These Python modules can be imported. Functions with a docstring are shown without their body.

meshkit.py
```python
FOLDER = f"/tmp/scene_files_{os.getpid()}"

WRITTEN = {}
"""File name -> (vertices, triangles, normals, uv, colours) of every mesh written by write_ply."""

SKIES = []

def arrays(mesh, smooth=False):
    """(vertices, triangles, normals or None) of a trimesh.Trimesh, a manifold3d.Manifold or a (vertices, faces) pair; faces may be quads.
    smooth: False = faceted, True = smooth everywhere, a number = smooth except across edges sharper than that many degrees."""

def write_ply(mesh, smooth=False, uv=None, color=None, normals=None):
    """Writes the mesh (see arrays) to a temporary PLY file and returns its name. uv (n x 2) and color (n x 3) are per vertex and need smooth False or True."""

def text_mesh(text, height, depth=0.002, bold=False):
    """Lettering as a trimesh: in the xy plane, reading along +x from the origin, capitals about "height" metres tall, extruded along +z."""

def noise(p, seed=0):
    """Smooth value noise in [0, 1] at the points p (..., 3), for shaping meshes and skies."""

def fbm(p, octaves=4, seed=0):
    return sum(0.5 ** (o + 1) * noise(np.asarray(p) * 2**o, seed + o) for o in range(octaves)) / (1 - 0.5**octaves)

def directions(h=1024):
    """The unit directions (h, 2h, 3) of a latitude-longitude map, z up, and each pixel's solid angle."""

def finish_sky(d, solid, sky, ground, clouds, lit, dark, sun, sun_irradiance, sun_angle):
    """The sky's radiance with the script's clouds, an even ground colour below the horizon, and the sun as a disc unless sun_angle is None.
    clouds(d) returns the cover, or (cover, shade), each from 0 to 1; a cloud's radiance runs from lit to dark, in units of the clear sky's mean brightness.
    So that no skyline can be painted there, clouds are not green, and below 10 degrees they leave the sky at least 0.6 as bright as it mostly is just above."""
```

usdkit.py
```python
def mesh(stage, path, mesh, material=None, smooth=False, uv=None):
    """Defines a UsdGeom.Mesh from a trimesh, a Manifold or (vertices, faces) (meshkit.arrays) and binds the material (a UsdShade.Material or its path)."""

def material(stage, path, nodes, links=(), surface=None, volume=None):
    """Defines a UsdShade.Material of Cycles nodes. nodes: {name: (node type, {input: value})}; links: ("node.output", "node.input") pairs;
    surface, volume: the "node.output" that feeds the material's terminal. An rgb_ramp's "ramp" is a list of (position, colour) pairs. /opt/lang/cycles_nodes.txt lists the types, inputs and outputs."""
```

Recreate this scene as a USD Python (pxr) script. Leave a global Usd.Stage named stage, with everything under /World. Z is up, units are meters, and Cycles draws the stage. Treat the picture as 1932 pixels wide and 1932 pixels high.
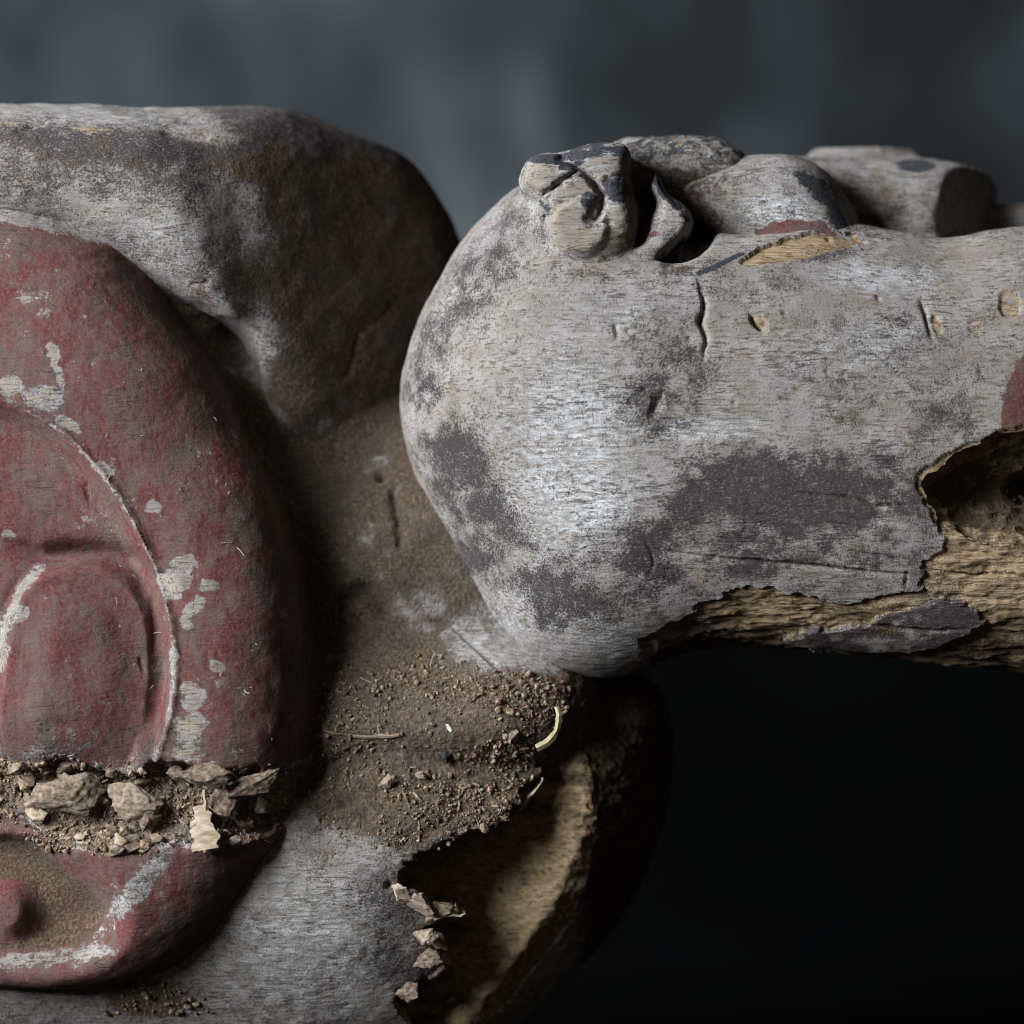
import math, numpy as np, trimesh, usdkit, meshkit
from scipy import ndimage as ndi
from scipy.interpolate import splprep, splev
from pxr import Usd, UsdGeom, UsdLux, UsdShade, Gf, Sdf, Vt
from shapely import geometry as sg
import shapely

stage = Usd.Stage.CreateInMemory()
UsdGeom.SetStageUpAxis(stage, UsdGeom.Tokens.z)
UsdGeom.SetStageMetersPerUnit(stage, 1.0)
UsdGeom.Xform.Define(stage, '/World')
UsdGeom.Scope.Define(stage, '/World/Looks')

# ---------------------------------------------------------------- camera, lamps, exposure
S = 0.00025            # one drawing unit = 0.25 mm; the frame is 1932 units across
DIST = 2.4             # camera to focal plane
DP = DIST / S
cam = UsdGeom.Camera.Define(stage, '/World/camera')
cam.AddTranslateOp().Set(Gf.Vec3d(0, -DIST, 0))
cam.AddRotateXOp().Set(90.0)
cam.CreateFocalLengthAttr(178.9)
cam.CreateHorizontalApertureAttr(36.0); cam.CreateVerticalApertureAttr(36.0)
cam.CreateClippingRangeAttr(Gf.Vec2f(0.05, 60))
cam.CreateFStopAttr(3.3)
cam.CreateFocusDistanceAttr(DIST + 0.016)
cam.CreateExposureAttr(0.0)


def lamp(name, pos, target, w, h, watts, col):
    L = UsdLux.RectLight.Define(stage, '/World/' + name)
    p, t = np.array(pos, float), np.array(target, float)
    zax = (p - t) / np.linalg.norm(p - t)
    xax = np.cross([0, 0, 1], zax); xax /= np.linalg.norm(xax)
    yax = np.cross(zax, xax)
    M = Gf.Matrix4d(*xax, 0, *yax, 0, *zax, 0, *p, 1)
    L.AddTransformOp().Set(M)
    L.CreateWidthAttr(w); L.CreateHeightAttr(h)
    L.CreateIntensityAttr(watts); L.CreateColorAttr(Gf.Vec3f(*col))
    return L


lamp('window_light', (-1.62, -1.22, 0.66), (0.02, 0.05, 0.0), 1.1, 1.1, 33.0, (0.93, 0.97, 1.0))
lamp('fill_light', (0.5, -2.7, 0.35), (0, 0, 0), 1.4, 1.4, 0.33, (1.0, 0.84, 0.62))
lamp('wall_light', (-1.3, 1.3, 1.0), (-0.55, 1.9, 0.42), 0.35, 0.35, 125.0, (0.8, 0.92, 1.0))

# ---------------------------------------------------------------- helpers
_T = Sdf.ValueTypeNames


def tag(prim, **kw):
    p = prim.GetPrim() if hasattr(prim, 'GetPrim') else prim
    for k, v in kw.items():
        p.SetCustomDataByKey(k, v)
    return p


_used = {}


def numbered(parent, name):
    k = parent + '/' + name
    n = _used.get(k, 0); _used[k] = n + 1
    return k if n == 0 else f'{k}_{n:03d}'


def spline(pts, n=400, closed=True, smooth=0.0):
    p = np.array(pts, float)
    if closed:
        p = np.vstack([p, p[:1]])
    tck, _ = splprep(p.T, s=smooth, per=closed, k=min(3, len(p) - 1))
    return np.array(splev(np.linspace(0, 1, n), tck)).T


def unproj(pts, d):
    p = np.array(pts, float)
    return 966 + (p - 966) * (1 + d / DP)


class Field2D:
    """signed distance to a closed outline (positive inside) on a 2-D grid, sampled smoothly"""
    def __init__(self, pts, step=4.0, pad=60, blur=0.0, spl=True):
        c = spline(pts) if spl else np.array(pts, float)
        lo, hi = c.min(0) - pad, c.max(0) + pad
        nx, ny = (np.ceil((hi - lo) / step).astype(int) + 1)
        xs, ys = lo[0] + np.arange(nx) * step, lo[1] + np.arange(ny) * step
        gx, gy = np.meshgrid(xs, ys, indexing='ij')
        poly = sg.Polygon(c).buffer(0)
        inside = shapely.contains_xy(poly, gx.ravel(), gy.ravel()).reshape(gx.shape)
        from scipy.spatial import cKDTree
        seg = np.vstack([np.linspace(c[i], c[(i + 1) % len(c)], max(2, int(np.hypot(*(c[(i + 1) % len(c)] - c[i])) / 2.0) + 1), endpoint=False) for i in range(len(c))])
        dist = cKDTree(seg).query(np.column_stack([gx.ravel(), gy.ravel()]))[0].reshape(gx.shape)
        s = np.where(inside, dist, -dist)
        if blur:
            s2 = ndi.gaussian_filter(s, blur / step)
            w = np.clip((s - blur) / (2 * blur), 0, 1)
            s = s * (1 - w) + s2 * w
        self.s, self.lo, self.step = s.astype(np.float32), lo, step

    def __call__(self, x, y):
        i = np.stack([(x - self.lo[0]) / self.step, (y - self.lo[1]) / self.step])
        sh = i.shape[1:]
        i = i.reshape(2, -1)
        hi = np.array(self.s.shape)[:, None] - 1.001
        j = np.clip(i, 0, hi)
        out = ndi.map_coordinates(self.s, j, order=1)
        over = np.hypot(*((i - j) * self.step))
        return (out - over).reshape(sh)


def sstep(a, b, x):
    t = np.clip((x - a) / (b - a), 0, 1)
    return t * t * (3 - 2 * t)


def smin(a, b, k):
    h = np.clip(0.5 + 0.5 * (b - a) / k, 0, 1)
    return b * (1 - h) + a * h - k * h * (1 - h)


def smax(a, b, k):
    return -smin(-a, -b, k)


def polydist(pts, x, y):
    """distance to an open polyline in 2-D, and the parameter 0..1 along it"""
    p = np.array(pts, float)
    best = np.full(np.shape(x), 1e9); par = np.zeros(np.shape(x))
    L = np.r_[0, np.cumsum(np.hypot(*np.diff(p, axis=0).T))]
    for i in range(len(p) - 1):
        a, b = p[i], p[i + 1]
        ab = b - a
        t = np.clip(((x - a[0]) * ab[0] + (y - a[1]) * ab[1]) / (ab @ ab), 0, 1)
        dd = np.hypot(x - a[0] - t * ab[0], y - a[1] - t * ab[1])
        m = dd < best
        best = np.where(m, dd, best); par = np.where(m, (L[i] + t * (L[i + 1] - L[i])) / L[-1], par)
    return best, par


class Inflate:
    """a rounded solid with the given outline: R rounding width, cd mid depth, Rd half depth"""
    def __init__(self, pts, R, cd, Rd, p=2.2, blur=0.0, proj=True, step=4.0):
        self.f2 = Field2D(unproj(pts, cd) if proj else pts, blur=blur, step=step)
        self.R, self.cd, self.Rd, self.p = R, cd, Rd, p

    def __call__(self, x, d, y, shrink=0.0, s2=None):
        s = (self.f2(x, y) if s2 is None else s2) - shrink
        t = np.maximum(1 - s / self.R, 0)
        q = np.abs(d - self.cd) / self.Rd
        return ((t ** self.p + q ** self.p) ** (1 / self.p) - 1) * min(self.R, self.Rd)


def surface_nets(fun, lo, hi, h):
    """mesh of fun(x, d, y) < 0; fun gets x and y as 2-D arrays and d as a number (slice by slice)"""
    lo, hi = np.array(lo, float), np.array(hi, float)
    n = np.ceil((hi - lo) / h).astype(int) + 1
    xs, ds, ys = (lo[k] + h * np.arange(n[k]) for k in range(3))
    gx, gy = np.meshgrid(xs, ys, indexing='ij')
    F = np.empty((n[1], n[0], n[2]), np.float32)
    cache = {}
    for k, dd in enumerate(ds):
        F[k] = fun(gx, dd, gy, cache)
    # close at the box
    F[0] = np.maximum(F[0], .5); F[-1] = np.maximum(F[-1], .5)
    F[:, 0] = np.maximum(F[:, 0], .5); F[:, -1] = np.maximum(F[:, -1], .5)
    F[:, :, 0] = np.maximum(F[:, :, 0], .5); F[:, :, -1] = np.maximum(F[:, :, -1], .5)
    ins = F < 0
    sh = tuple(a - 1 for a in F.shape)
    cnt = np.zeros(sh, np.int8)
    for c in np.ndindex(2, 2, 2):
        cnt += ins[c[0]:c[0] + sh[0], c[1]:c[1] + sh[1], c[2]:c[2] + sh[2]]
    act = np.argwhere((cnt > 0) & (cnt < 8))
    idx = np.full(sh, -1, np.int32)
    idx[tuple(act.T)] = np.arange(len(act))
    acc = np.zeros((len(act), 3)); num = np.zeros(len(act))
    corners = [np.array(c) for c in np.ndindex(2, 2, 2)]
    vals = [F[tuple((act + c).T)] for c in corners]
    for i, a in enumerate(corners):
        for j, b in enumerate(corners):
            if j > i and np.abs(a - b).sum() == 1:
                va, vb = vals[i], vals[j]
                m = (va < 0) != (vb < 0)
                t = np.where(m, va / np.where(m, va - vb, 1), 0)
                acc[m] += (a + (b - a) * t[:, None])[m]; num[m] += 1
    v = act + acc / num[:, None]
    faces = []
    for ax in range(3):
        o1, o2 = [k for k in range(3) if k != ax]
        a = [slice(None)] * 3; b = [slice(None)] * 3
        a[ax] = slice(0, -1); b[ax] = slice(1, None)
        e = ins[tuple(a)] != ins[tuple(b)]
        w = np.argwhere(e)
        w = w[(w[:, o1] > 0) & (w[:, o2] > 0) & (w[:, o1] < sh[o1]) & (w[:, o2] < sh[o2])]
        s = ins[tuple(w.T)]
        def cell(da, db):
            q = w.copy(); q[:, o1] -= da; q[:, o2] -= db
            return idx[tuple(q.T)]
        q = np.column_stack([cell(1, 1), cell(0, 1), cell(0, 0), cell(1, 0)])
        flip = s ^ (ax == 1)
        q[flip] = q[flip][:, ::-1]
        faces.append(q)
    q = np.vstack(faces)
    V = np.column_stack([lo[0] + h * v[:, 1], lo[1] + h * v[:, 0], lo[2] + h * v[:, 2]])   # x, d, y
    f = np.vstack([q[:, [0, 1, 2]], q[:, [0, 2, 3]]])
    T = trimesh.Trimesh(V, f, process=False)
    if T.volume < 0:
        f = f[:, ::-1]
    return V, f


def vnormals(V, f):
    n = np.zeros_like(V)
    fn = np.cross(V[f[:, 1]] - V[f[:, 0]], V[f[:, 2]] - V[f[:, 0]])
    for k in range(3):
        n += np.column_stack([np.bincount(f[:, k], fn[:, c], len(V)) for c in range(3)])
    return n / np.maximum(np.linalg.norm(n, axis=1, keepdims=True), 1e-9)


def laplace(V, f, it=2, lam=.5):
    import scipy.sparse as sp
    e = np.vstack([f[:, [0, 1]], f[:, [1, 2]], f[:, [2, 0]]])
    A = sp.coo_matrix((np.ones(len(e) * 2), (np.r_[e[:, 0], e[:, 1]], np.r_[e[:, 1], e[:, 0]])), (len(V),) * 2).tocsr()
    A.data[:] = 1
    dg = np.asarray(A.sum(1)).ravel()
    for _ in range(it):
        V = V + lam * (A @ V / dg[:, None] - V)
    return V


def to_world(V):
    return np.column_stack([(V[:, 0] - 966) * S, V[:, 1] * S, (966 - V[:, 1 + 1]) * S])


def put(parent, name, V, f, mat, A=None, B=None, smooth=True, world=False):
    """one mesh; V in drawing units (x, depth, y down)"""
    path = numbered(parent, name)
    W = V if world else to_world(V)
    F = f if world else f[:, ::-1]
    # x, depth, y-down -> x, y, z swaps handedness twice or once: check
    T = trimesh.Trimesh(W, F, process=False)
    if T.volume < 0:
        F = F[:, ::-1]
    m = usdkit.mesh(stage, path, (W, F), mat, smooth=smooth)
    api = UsdGeom.PrimvarsAPI(m)
    for nm, a in (('mask_a', A), ('mask_b', B)):
        if a is not None:
            pv = api.CreatePrimvar(nm, _T.Color3fArray, 'vertex')
            pv.Set(Vt.Vec3fArray.FromNumpy(np.clip(a, 0, 1).astype(np.float32)))
    return m


def fb(V, scale, octv=3, seed=0, stretch=(1, 1, 1)):
    return meshkit.fbm(V * np.array(stretch) / scale + 57.3, octv, seed) - 0.5


def blob(x, y, cx, cy, rx, ry, ang=0.0, soft=.5):
    c, s = math.cos(ang), math.sin(ang)
    u, v = (x - cx) * c + (y - cy) * s, -(x - cx) * s + (y - cy) * c
    r = np.sqrt((u / rx) ** 2 + (v / ry) ** 2)
    return 1 - sstep(1 - soft, 1 + soft, r)


def polymask(pts, x, y, soft=20, spl=False):
    F = Field2D(pts, spl=spl, pad=soft * 2 + 20, step=3.0)
    return sstep(-soft, soft, F(x, y))


def anyof(*m):
    r = m[0]
    for k in m[1:]:
        r = np.maximum(r, k)
    return r


# ---------------------------------------------------------------- materials
def mat_wood():
    N = {}; L = []
    def n(name, kind, **kw):
        N[name] = (kind, kw); return name
    def lk(a, b): L.append((a, b))
    def math_(name, op, a, b=None, c=None, clampit=False):
        kw = {'math_type': op, 'use_clamp': clampit}
        for k, v in (('value1', a), ('value2', b), ('value3', c)):
            if v is None: continue
            if isinstance(v, str): lk(v, f'{name}.{k}')
            else: kw[k] = float(v)
        n(name, 'math', **kw); return name + '.value'
    def mixc(name, fac, a, b, kind='mix'):
        kw = {'blend_type': kind}
        for k, v in (('fac', fac), ('a', a), ('b', b)):
            if isinstance(v, str): lk(v, f'{name}.{k}')
            else: kw[k] = v
        n(name, 'mix_color', **kw); return name + '.result'
    def noise(name, scale, detail=3, rough=.55, vec='tc.object', dist=0.0):
        n(name, 'noise_texture', scale=float(scale), detail=float(detail), roughness=rough, distortion=dist)
        lk(vec, name + '.vector'); return name + '.fac'
    def ramp(name, fac, stops):
        n(name, 'rgb_ramp', ramp=stops); lk(fac, name + '.fac'); return name + '.color'
    n('tc', 'texture_coordinate')
    n('map_grain', 'mapping', mapping_type='point', scale=(0.17, 0.6, 1), rotation=(0, 0.03, 0)); lk('tc.object', 'map_grain.vector')
    n('map_grain2', 'mapping', mapping_type='point', scale=(0.22, 1, 1), rotation=(0, -0.02, 0)); lk('tc.object', 'map_grain2.vector')
    n('map_fib', 'mapping', mapping_type='point', scale=(0.09, 1, 1), rotation=(0, 0.05, 0)); lk('tc.object', 'map_fib.vector')
    grain = noise('grain', 820, 3, .62, 'map_grain.vector')
    grain2 = noise('grain2', 700, 4, .65, 'map_grain2.vector')
    fib = noise('fib', 900, 4, .62, 'map_fib.vector', .6)
    speck = noise('speck', 1250, 2, .6)
    speck2 = noise('speck2', 620, 3, .6)
    mid = noise('mid', 170, 5, .62)
    mott = noise('mott', 48, 4, .6)
    mott2 = noise('mott2', 26, 3, .6)
    for k in 'ab':
        n('at_' + k, 'attribute', attribute='mask_' + k); n('sep_' + k, 'separate_color', color_type='rgb')
        lk(f'at_{k}.color', f'sep_{k}.color')
    soot, red, bare = 'sep_a.r', 'sep_a.g', 'sep_a.b'
    white, dirt, dark = 'sep_b.r', 'sep_b.g', 'sep_b.b'  # soot, dirt and dark also carry shade painted on ear, chest and body
    # chalky grey ground
    c = ramp('paint', mott, [(0.30, (0.215, 0.19, 0.172)), (0.50, (0.30, 0.277, 0.26)), (0.70, (0.385, 0.37, 0.36))])
    c = mixc('tint', math_('t1', 'multiply', math_('t0', 'subtract', mid, 0.42, None, True), 2.4, None, True), c, (0.30, 0.265, 0.22))
    c = mixc('lavender', math_('l1', 'multiply', math_('l0', 'subtract', mott2, 0.50, None, True), 4.0, None, True), c, (0.335, 0.31, 0.325))
    c = mixc('tan', math_('l3', 'multiply', math_('l2', 'subtract', noise('mott3', 75, 4, .65), 0.54, None, True), 5.0, None, True), c, (0.245, 0.20, 0.15))
    # whitish worn chalk, and highlights painted with it
    w = math_('w2', 'multiply', math_('w1', 'add', math_('w0', 'multiply', white, 0.9), math_('w00', 'multiply_add', grain2, 3.4, -1.95)), white, None, True)
    c = mixc('whitened', w, c, (0.66, 0.69, 0.735))
    # open grain lines
    g = math_('g1', 'multiply', math_('g0', 'subtract', grain, 0.505, None, True), 8.0, None, True)
    g = math_('g2', 'multiply', g, math_('g3', 'multiply_add', mott, 3.0, math_('g4', 'multiply_add', mid, 1.6, -1.55), True))
    c = mixc('grained', math_('g5', 'multiply', g, 0.85), c, (0.105, 0.078, 0.055))
    # hairline checks along the grain
    n('map_chk', 'mapping', mapping_type='point', scale=(0.07, 0.6, 1), rotation=(0, 0.06, 0)); lk('tc.object', 'map_chk.vector')
    ck = math_('c1', 'absolute', math_('c0', 'subtract', noise('chk', 150, 3, .55, 'map_chk.vector'), 0.5))
    ck = math_('c3', 'multiply', math_('c2', 'multiply_add', ck, -75.0, 1.0, True), math_('c4', 'multiply_add', mott, 7.0, -3.7, True))
    c = mixc('checked', math_('c5', 'multiply', ck, 0.8), c, (0.05, 0.036, 0.026))
    # grimy halo, then dark grains of soot, everywhere a little, dense where the mask is high
    c = mixc('grime', math_('gr1', 'multiply', math_('gr0', 'multiply_add', soot, 1.25, math_('gr2', 'multiply_add', mid, 0.9, -0.80), True), 0.55), c, (0.125, 0.10, 0.09))
    v = math_('v0', 'multiply_add', speck, 1.05, math_('v1', 'multiply_add', speck2, 0.55, math_('v2', 'multiply_add', mid, 0.45, -0.525)))
    sf = math_('s1', 'multiply', math_('s0', 'subtract', math_('s00', 'multiply_add', soot, 0.42, v), 0.625), 3.8, None, True)
    c = mixc('sooted', math_('s2', 'multiply', sf, 0.9), c, (0.034, 0.027, 0.029))
    # red paint, worn through and dusty
    rf = math_('r1', 'multiply', math_('r0', 'subtract', math_('r00', 'add', math_('r01', 'multiply_add', mid, 0.9, math_('r02', 'multiply_add', speck2, 0.7, -0.80)), red), 0.5), 7.0, None, True)
    rc = ramp('redc', speck2, [(0.3, (0.075, 0.017, 0.018)), (0.52, (0.125, 0.039, 0.036)), (0.72, (0.215, 0.083, 0.074))])
    rc = mixc('reddark', math_('rd1', 'multiply', math_('rd0', 'subtract', mott, 0.52, None, True), 6.0, None, True), rc, (0.075, 0.03, 0.032))
    n('map_brush', 'mapping', mapping_type='point', scale=(1, 1, 0.28), rotation=(0, 0.85, 0)); lk('tc.object', 'map_brush.vector')
    brush = noise('brush', 260, 4, .65, 'map_brush.vector')
    dust = math_('d1', 'multiply', math_('d0', 'subtract', math_('d00', 'multiply_add', brush, 1.1, math_('d01', 'multiply_add', mott, 1.1, -0.60)), 0.31), 3.0, None, True)
    dustc = ramp('dustc', speck, [(0.3, (0.080, 0.058, 0.047)), (0.7, (0.205, 0.148, 0.125))])
    rc = mixc('reddust', math_('d2', 'multiply', dust, 0.76), rc, dustc)
    rc = mixc('redspeck', math_('rs1', 'multiply', math_('rs0', 'subtract', math_('rs00', 'multiply_add', soot, 0.22, v), 0.68, None, True), 4.5, None, True), rc, (0.03, 0.022, 0.022))
    c = mixc('redded', rf, c, rc)
    # dark blue-black paint
    df = math_('k1', 'multiply', math_('k0', 'subtract', math_('k00', 'add', math_('k01', 'multiply_add', grain2, 0.6, math_('k02', 'multiply_add', speck2, 0.5, -0.55)), dark), 0.5), 9.0, None, True)
    c = mixc('inked', df, c, ramp('ink', speck, [(0.35, (0.018, 0.018, 0.023)), (0.75, (0.075, 0.08, 0.10))]))
    # bare wood
    bf = math_('b1', 'multiply', math_('b0', 'subtract', math_('b00', 'add', math_('b01', 'multiply_add', grain2, 1.0, math_('b02', 'multiply_add', mid, 1.1, -1.05)), bare), 0.5), 16.0, None, True)
    bc = ramp('barec', fib, [(0.30, (0.12, 0.068, 0.034)), (0.42, (0.30, 0.205, 0.115)), (0.54, (0.39, 0.29, 0.175)), (0.72, (0.50, 0.40, 0.27))])
    bc = mixc('bared', math_('bd1', 'multiply', math_('bd0', 'subtract', mott, 0.50, None, True), 5.0, None, True), bc, (0.22, 0.145, 0.085), 'multiply') if False else bc
    bc = mixc('barespk', math_('bs1', 'multiply', math_('bs0', 'subtract', math_('bs00', 'multiply_add', soot, 0.24, v), 0.66, None, True), 4.5, None, True), bc, (0.06, 0.04, 0.025))
    bc = mixc('baregrey', math_('bh1', 'multiply', math_('bh0', 'multiply', white, math_('bh2', 'multiply_add', mid, 2.0, -0.3)), 2.4, None, True), bc, (0.30, 0.275, 0.245))
    bc = mixc('baregrain', math_('bg1', 'multiply', math_('bg0', 'subtract', grain, 0.55, None, True), 7.5, None, True), bc, (0.075, 0.05, 0.032))
    c = mixc('bareon', bf, c, bc)
    # brown earth
    ef = math_('e1', 'multiply', math_('e0', 'subtract', math_('e00', 'add', math_('e01', 'multiply_add', mid, 0.6, math_('e02', 'multiply_add', speck2, 0.5, -0.55)), dirt), 0.5), 4.0, None, True)
    ec = ramp('earthc', speck2, [(0.30, (0.020, 0.013, 0.008)), (0.52, (0.082, 0.054, 0.031)), (0.75, (0.21, 0.145, 0.088))])
    ec = mixc('earthm', math_('em1', 'multiply', math_('em0', 'subtract', mott, 0.45, None, True), 4.0, None, True), ec, (0.055, 0.044, 0.029))
    ec = mixc('earthp', math_('ep1', 'multiply', math_('ep0', 'multiply_add', speck2, 2.2, math_('ep2', 'multiply_add', mid, 1.5, -1.35), True), white), ec, (0.27, 0.20, 0.145))
    c = mixc('earthed', math_('e2', 'multiply', ef, 0.93), c, ec)
    # fine relief
    h = math_('h1', 'multiply_add', grain, 0.55, math_('h2', 'multiply_add', speck, 0.55, math_('h3', 'multiply_add', mid, 0.5, math_('h4', 'multiply_add', sf, -0.22, math_('h9', 'multiply', ck, -0.9)))))
    h = math_('h5', 'multiply_add', bf, math_('h6', 'multiply_add', fib, 1.3, -0.6), h)
    h = math_('h7', 'multiply_add', ef, math_('h8', 'multiply_add', speck2, 1.5, -0.4), h)
    n('bump', 'bump', strength=0.75, distance=0.0015); lk(h, 'bump.height')
    n('p', 'principled_bsdf', roughness=0.82, specular_ior_level=0.28, diffuse_roughness=0.6)
    lk(c, 'p.base_color'); lk('bump.normal', 'p.normal')
    return usdkit.material(stage, '/World/Looks/weathered_wood', N, L, surface='p.BSDF')


WOOD = mat_wood()


def simple_mat(name, stops, scale, rough=.85, bump=.5, dist=.0006, grain=None, spec=.25):
    N = {'tc': ('texture_coordinate', {}),
         'm': ('mapping', {'mapping_type': 'point', 'scale': grain or (1, 1, 1)}),
         'n': ('noise_texture', {'scale': float(scale), 'detail': 5.0, 'roughness': .62}),
         'oi': ('object_info', {}),
         'ad': ('math', {'math_type': 'multiply_add', 'value2': 0.25, 'value3': -0.125}),
         'ad2': ('math', {'math_type': 'add'}),
         'r': ('rgb_ramp', {'ramp': stops}), 'b': ('bump', {'strength': bump, 'distance': dist}),
         'p': ('principled_bsdf', {'roughness': rough, 'specular_ior_level': spec})}
    L = [('tc.object', 'm.vector'), ('m.vector', 'n.vector'), ('oi.random', 'ad.value1'), ('ad.value', 'ad2.value1'), ('n.fac', 'ad2.value2'),
         ('ad2.value', 'r.fac'), ('r.color', 'p.base_color'), ('n.fac', 'b.height'), ('b.normal', 'p.normal')]
    return usdkit.material(stage, '/World/Looks/' + name, N, L, surface='p.BSDF')


M_CLOD = simple_mat('clod', [(0.32, (0.075, 0.052, 0.036)), (0.5, (0.20, 0.15, 0.11)), (0.68, (0.32, 0.255, 0.20))], 520)
M_CRUMB = simple_mat('crumb', [(0.34, (0.03, 0.02, 0.013)), (0.5, (0.16, 0.108, 0.068)), (0.64, (0.40, 0.31, 0.22))], 420, bump=.2)
M_CHIP = simple_mat('chip', [(0.3, (0.14, 0.095, 0.06)), (0.5, (0.29, 0.22, 0.155)), (0.7, (0.44, 0.37, 0.28))], 420, grain=(.3, 1, 1))
M_DARK = simple_mat('dark_stone', [(0.3, (0.012, 0.012, 0.013)), (0.7, (0.03, 0.03, 0.032))], 300)
M_STRAW = simple_mat('straw', [(0.3, (0.28, 0.245, 0.13)), (0.7, (0.50, 0.455, 0.30))], 500, grain=(1, 1, .2))
M_FIBRE = simple_mat('fibre', [(0.3, (0.38, 0.36, 0.33)), (0.7, (0.55, 0.53, 0.50))], 200)
M_WALL = simple_mat('slate_plaster', [(0.36, (0.010, 0.012, 0.0135)), (0.50, (0.030, 0.036, 0.040)), (0.63, (0.078, 0.090, 0.096))], 6.0, rough=.95, bump=.2, grain=(1.0, 1, .55))
M_DADO = simple_mat('dark_boards', [(0.3, (0.0016, 0.0016, 0.0017)), (0.7, (0.0028, 0.0028, 0.0028))], 6.0, rough=.95, bump=.2, spec=.0)
M_TABLE = simple_mat('dark_table', [(0.3, (0.0015, 0.0015, 0.0015)), (0.7, (0.003, 0.003, 0.003))], 20.0, rough=.95, grain=(.1, 1, 1), spec=.0)

# ---------------------------------------------------------------- setting: wall behind, dark boards low on it, table
def box(lo, hi):
    return trimesh.creation.box(bounds=[lo, hi])
w = usdkit.mesh(stage, '/World/wall', box((-5, 1.9, 0.152), (5, 2.0, 3.2)), M_WALL)
tag(w, kind='structure')
w = usdkit.mesh(stage, '/World/lower_wall', box((-5, 1.88, -0.9), (5, 2.0, 0.150)), M_DADO)
tag(w, kind='structure')
w = usdkit.mesh(stage, '/World/table_top', box((-1.6, -0.5, -0.335), (1.6, 1.2, -0.285)), M_TABLE)
tag(w, kind='structure')

# ---------------------------------------------------------------- the carving
ROOT = '/World/carved_animal'
rx = UsdGeom.Xform.Define(stage, ROOT)
tag(rx, label='weathered wooden carving of a reclining animal with chalky grey head and red spiral ear', category='carving')

# head -----------------------------------------------------------------
head_out = [(985, 350), (940, 383), (900, 422), (850, 490), (815, 555), (790, 605), (768, 670), (755, 740), (758, 800), (775, 870), (800, 930), (830, 985), (865, 1050),
            (900, 1115), (945, 1185), (1000, 1237), (1060, 1266), (1120, 1277), (1200, 1270), (1290, 1245), (1380, 1232), (1500, 1237), (1650, 1250), (1800, 1268), (1932, 1280),
            (2060, 1285), (2150, 1200), (2180, 850), (2150, 520), (2060, 432), (1932, 426), (1860, 430), (1780, 444), (1700, 430), (1620, 412), (1560, 395), (1450, 382),
            (1350, 380), (1250, 368), (1150, 350), (1050, 338)]
HEAD = Inflate(head_out, 385, 330, 335, 2.25, blur=40)
mouth_out = [(1745, 925), (1760, 895), (1790, 872), (1830, 850), (1875, 832), (1932, 815), (2010, 800), (2060, 900), (2020, 1040), (1932, 1035), (1880, 1020), (1830, 1010), (1785, 985), (1765, 955)]
MOUTH = Field2D(mouth_out, step=3)


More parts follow.
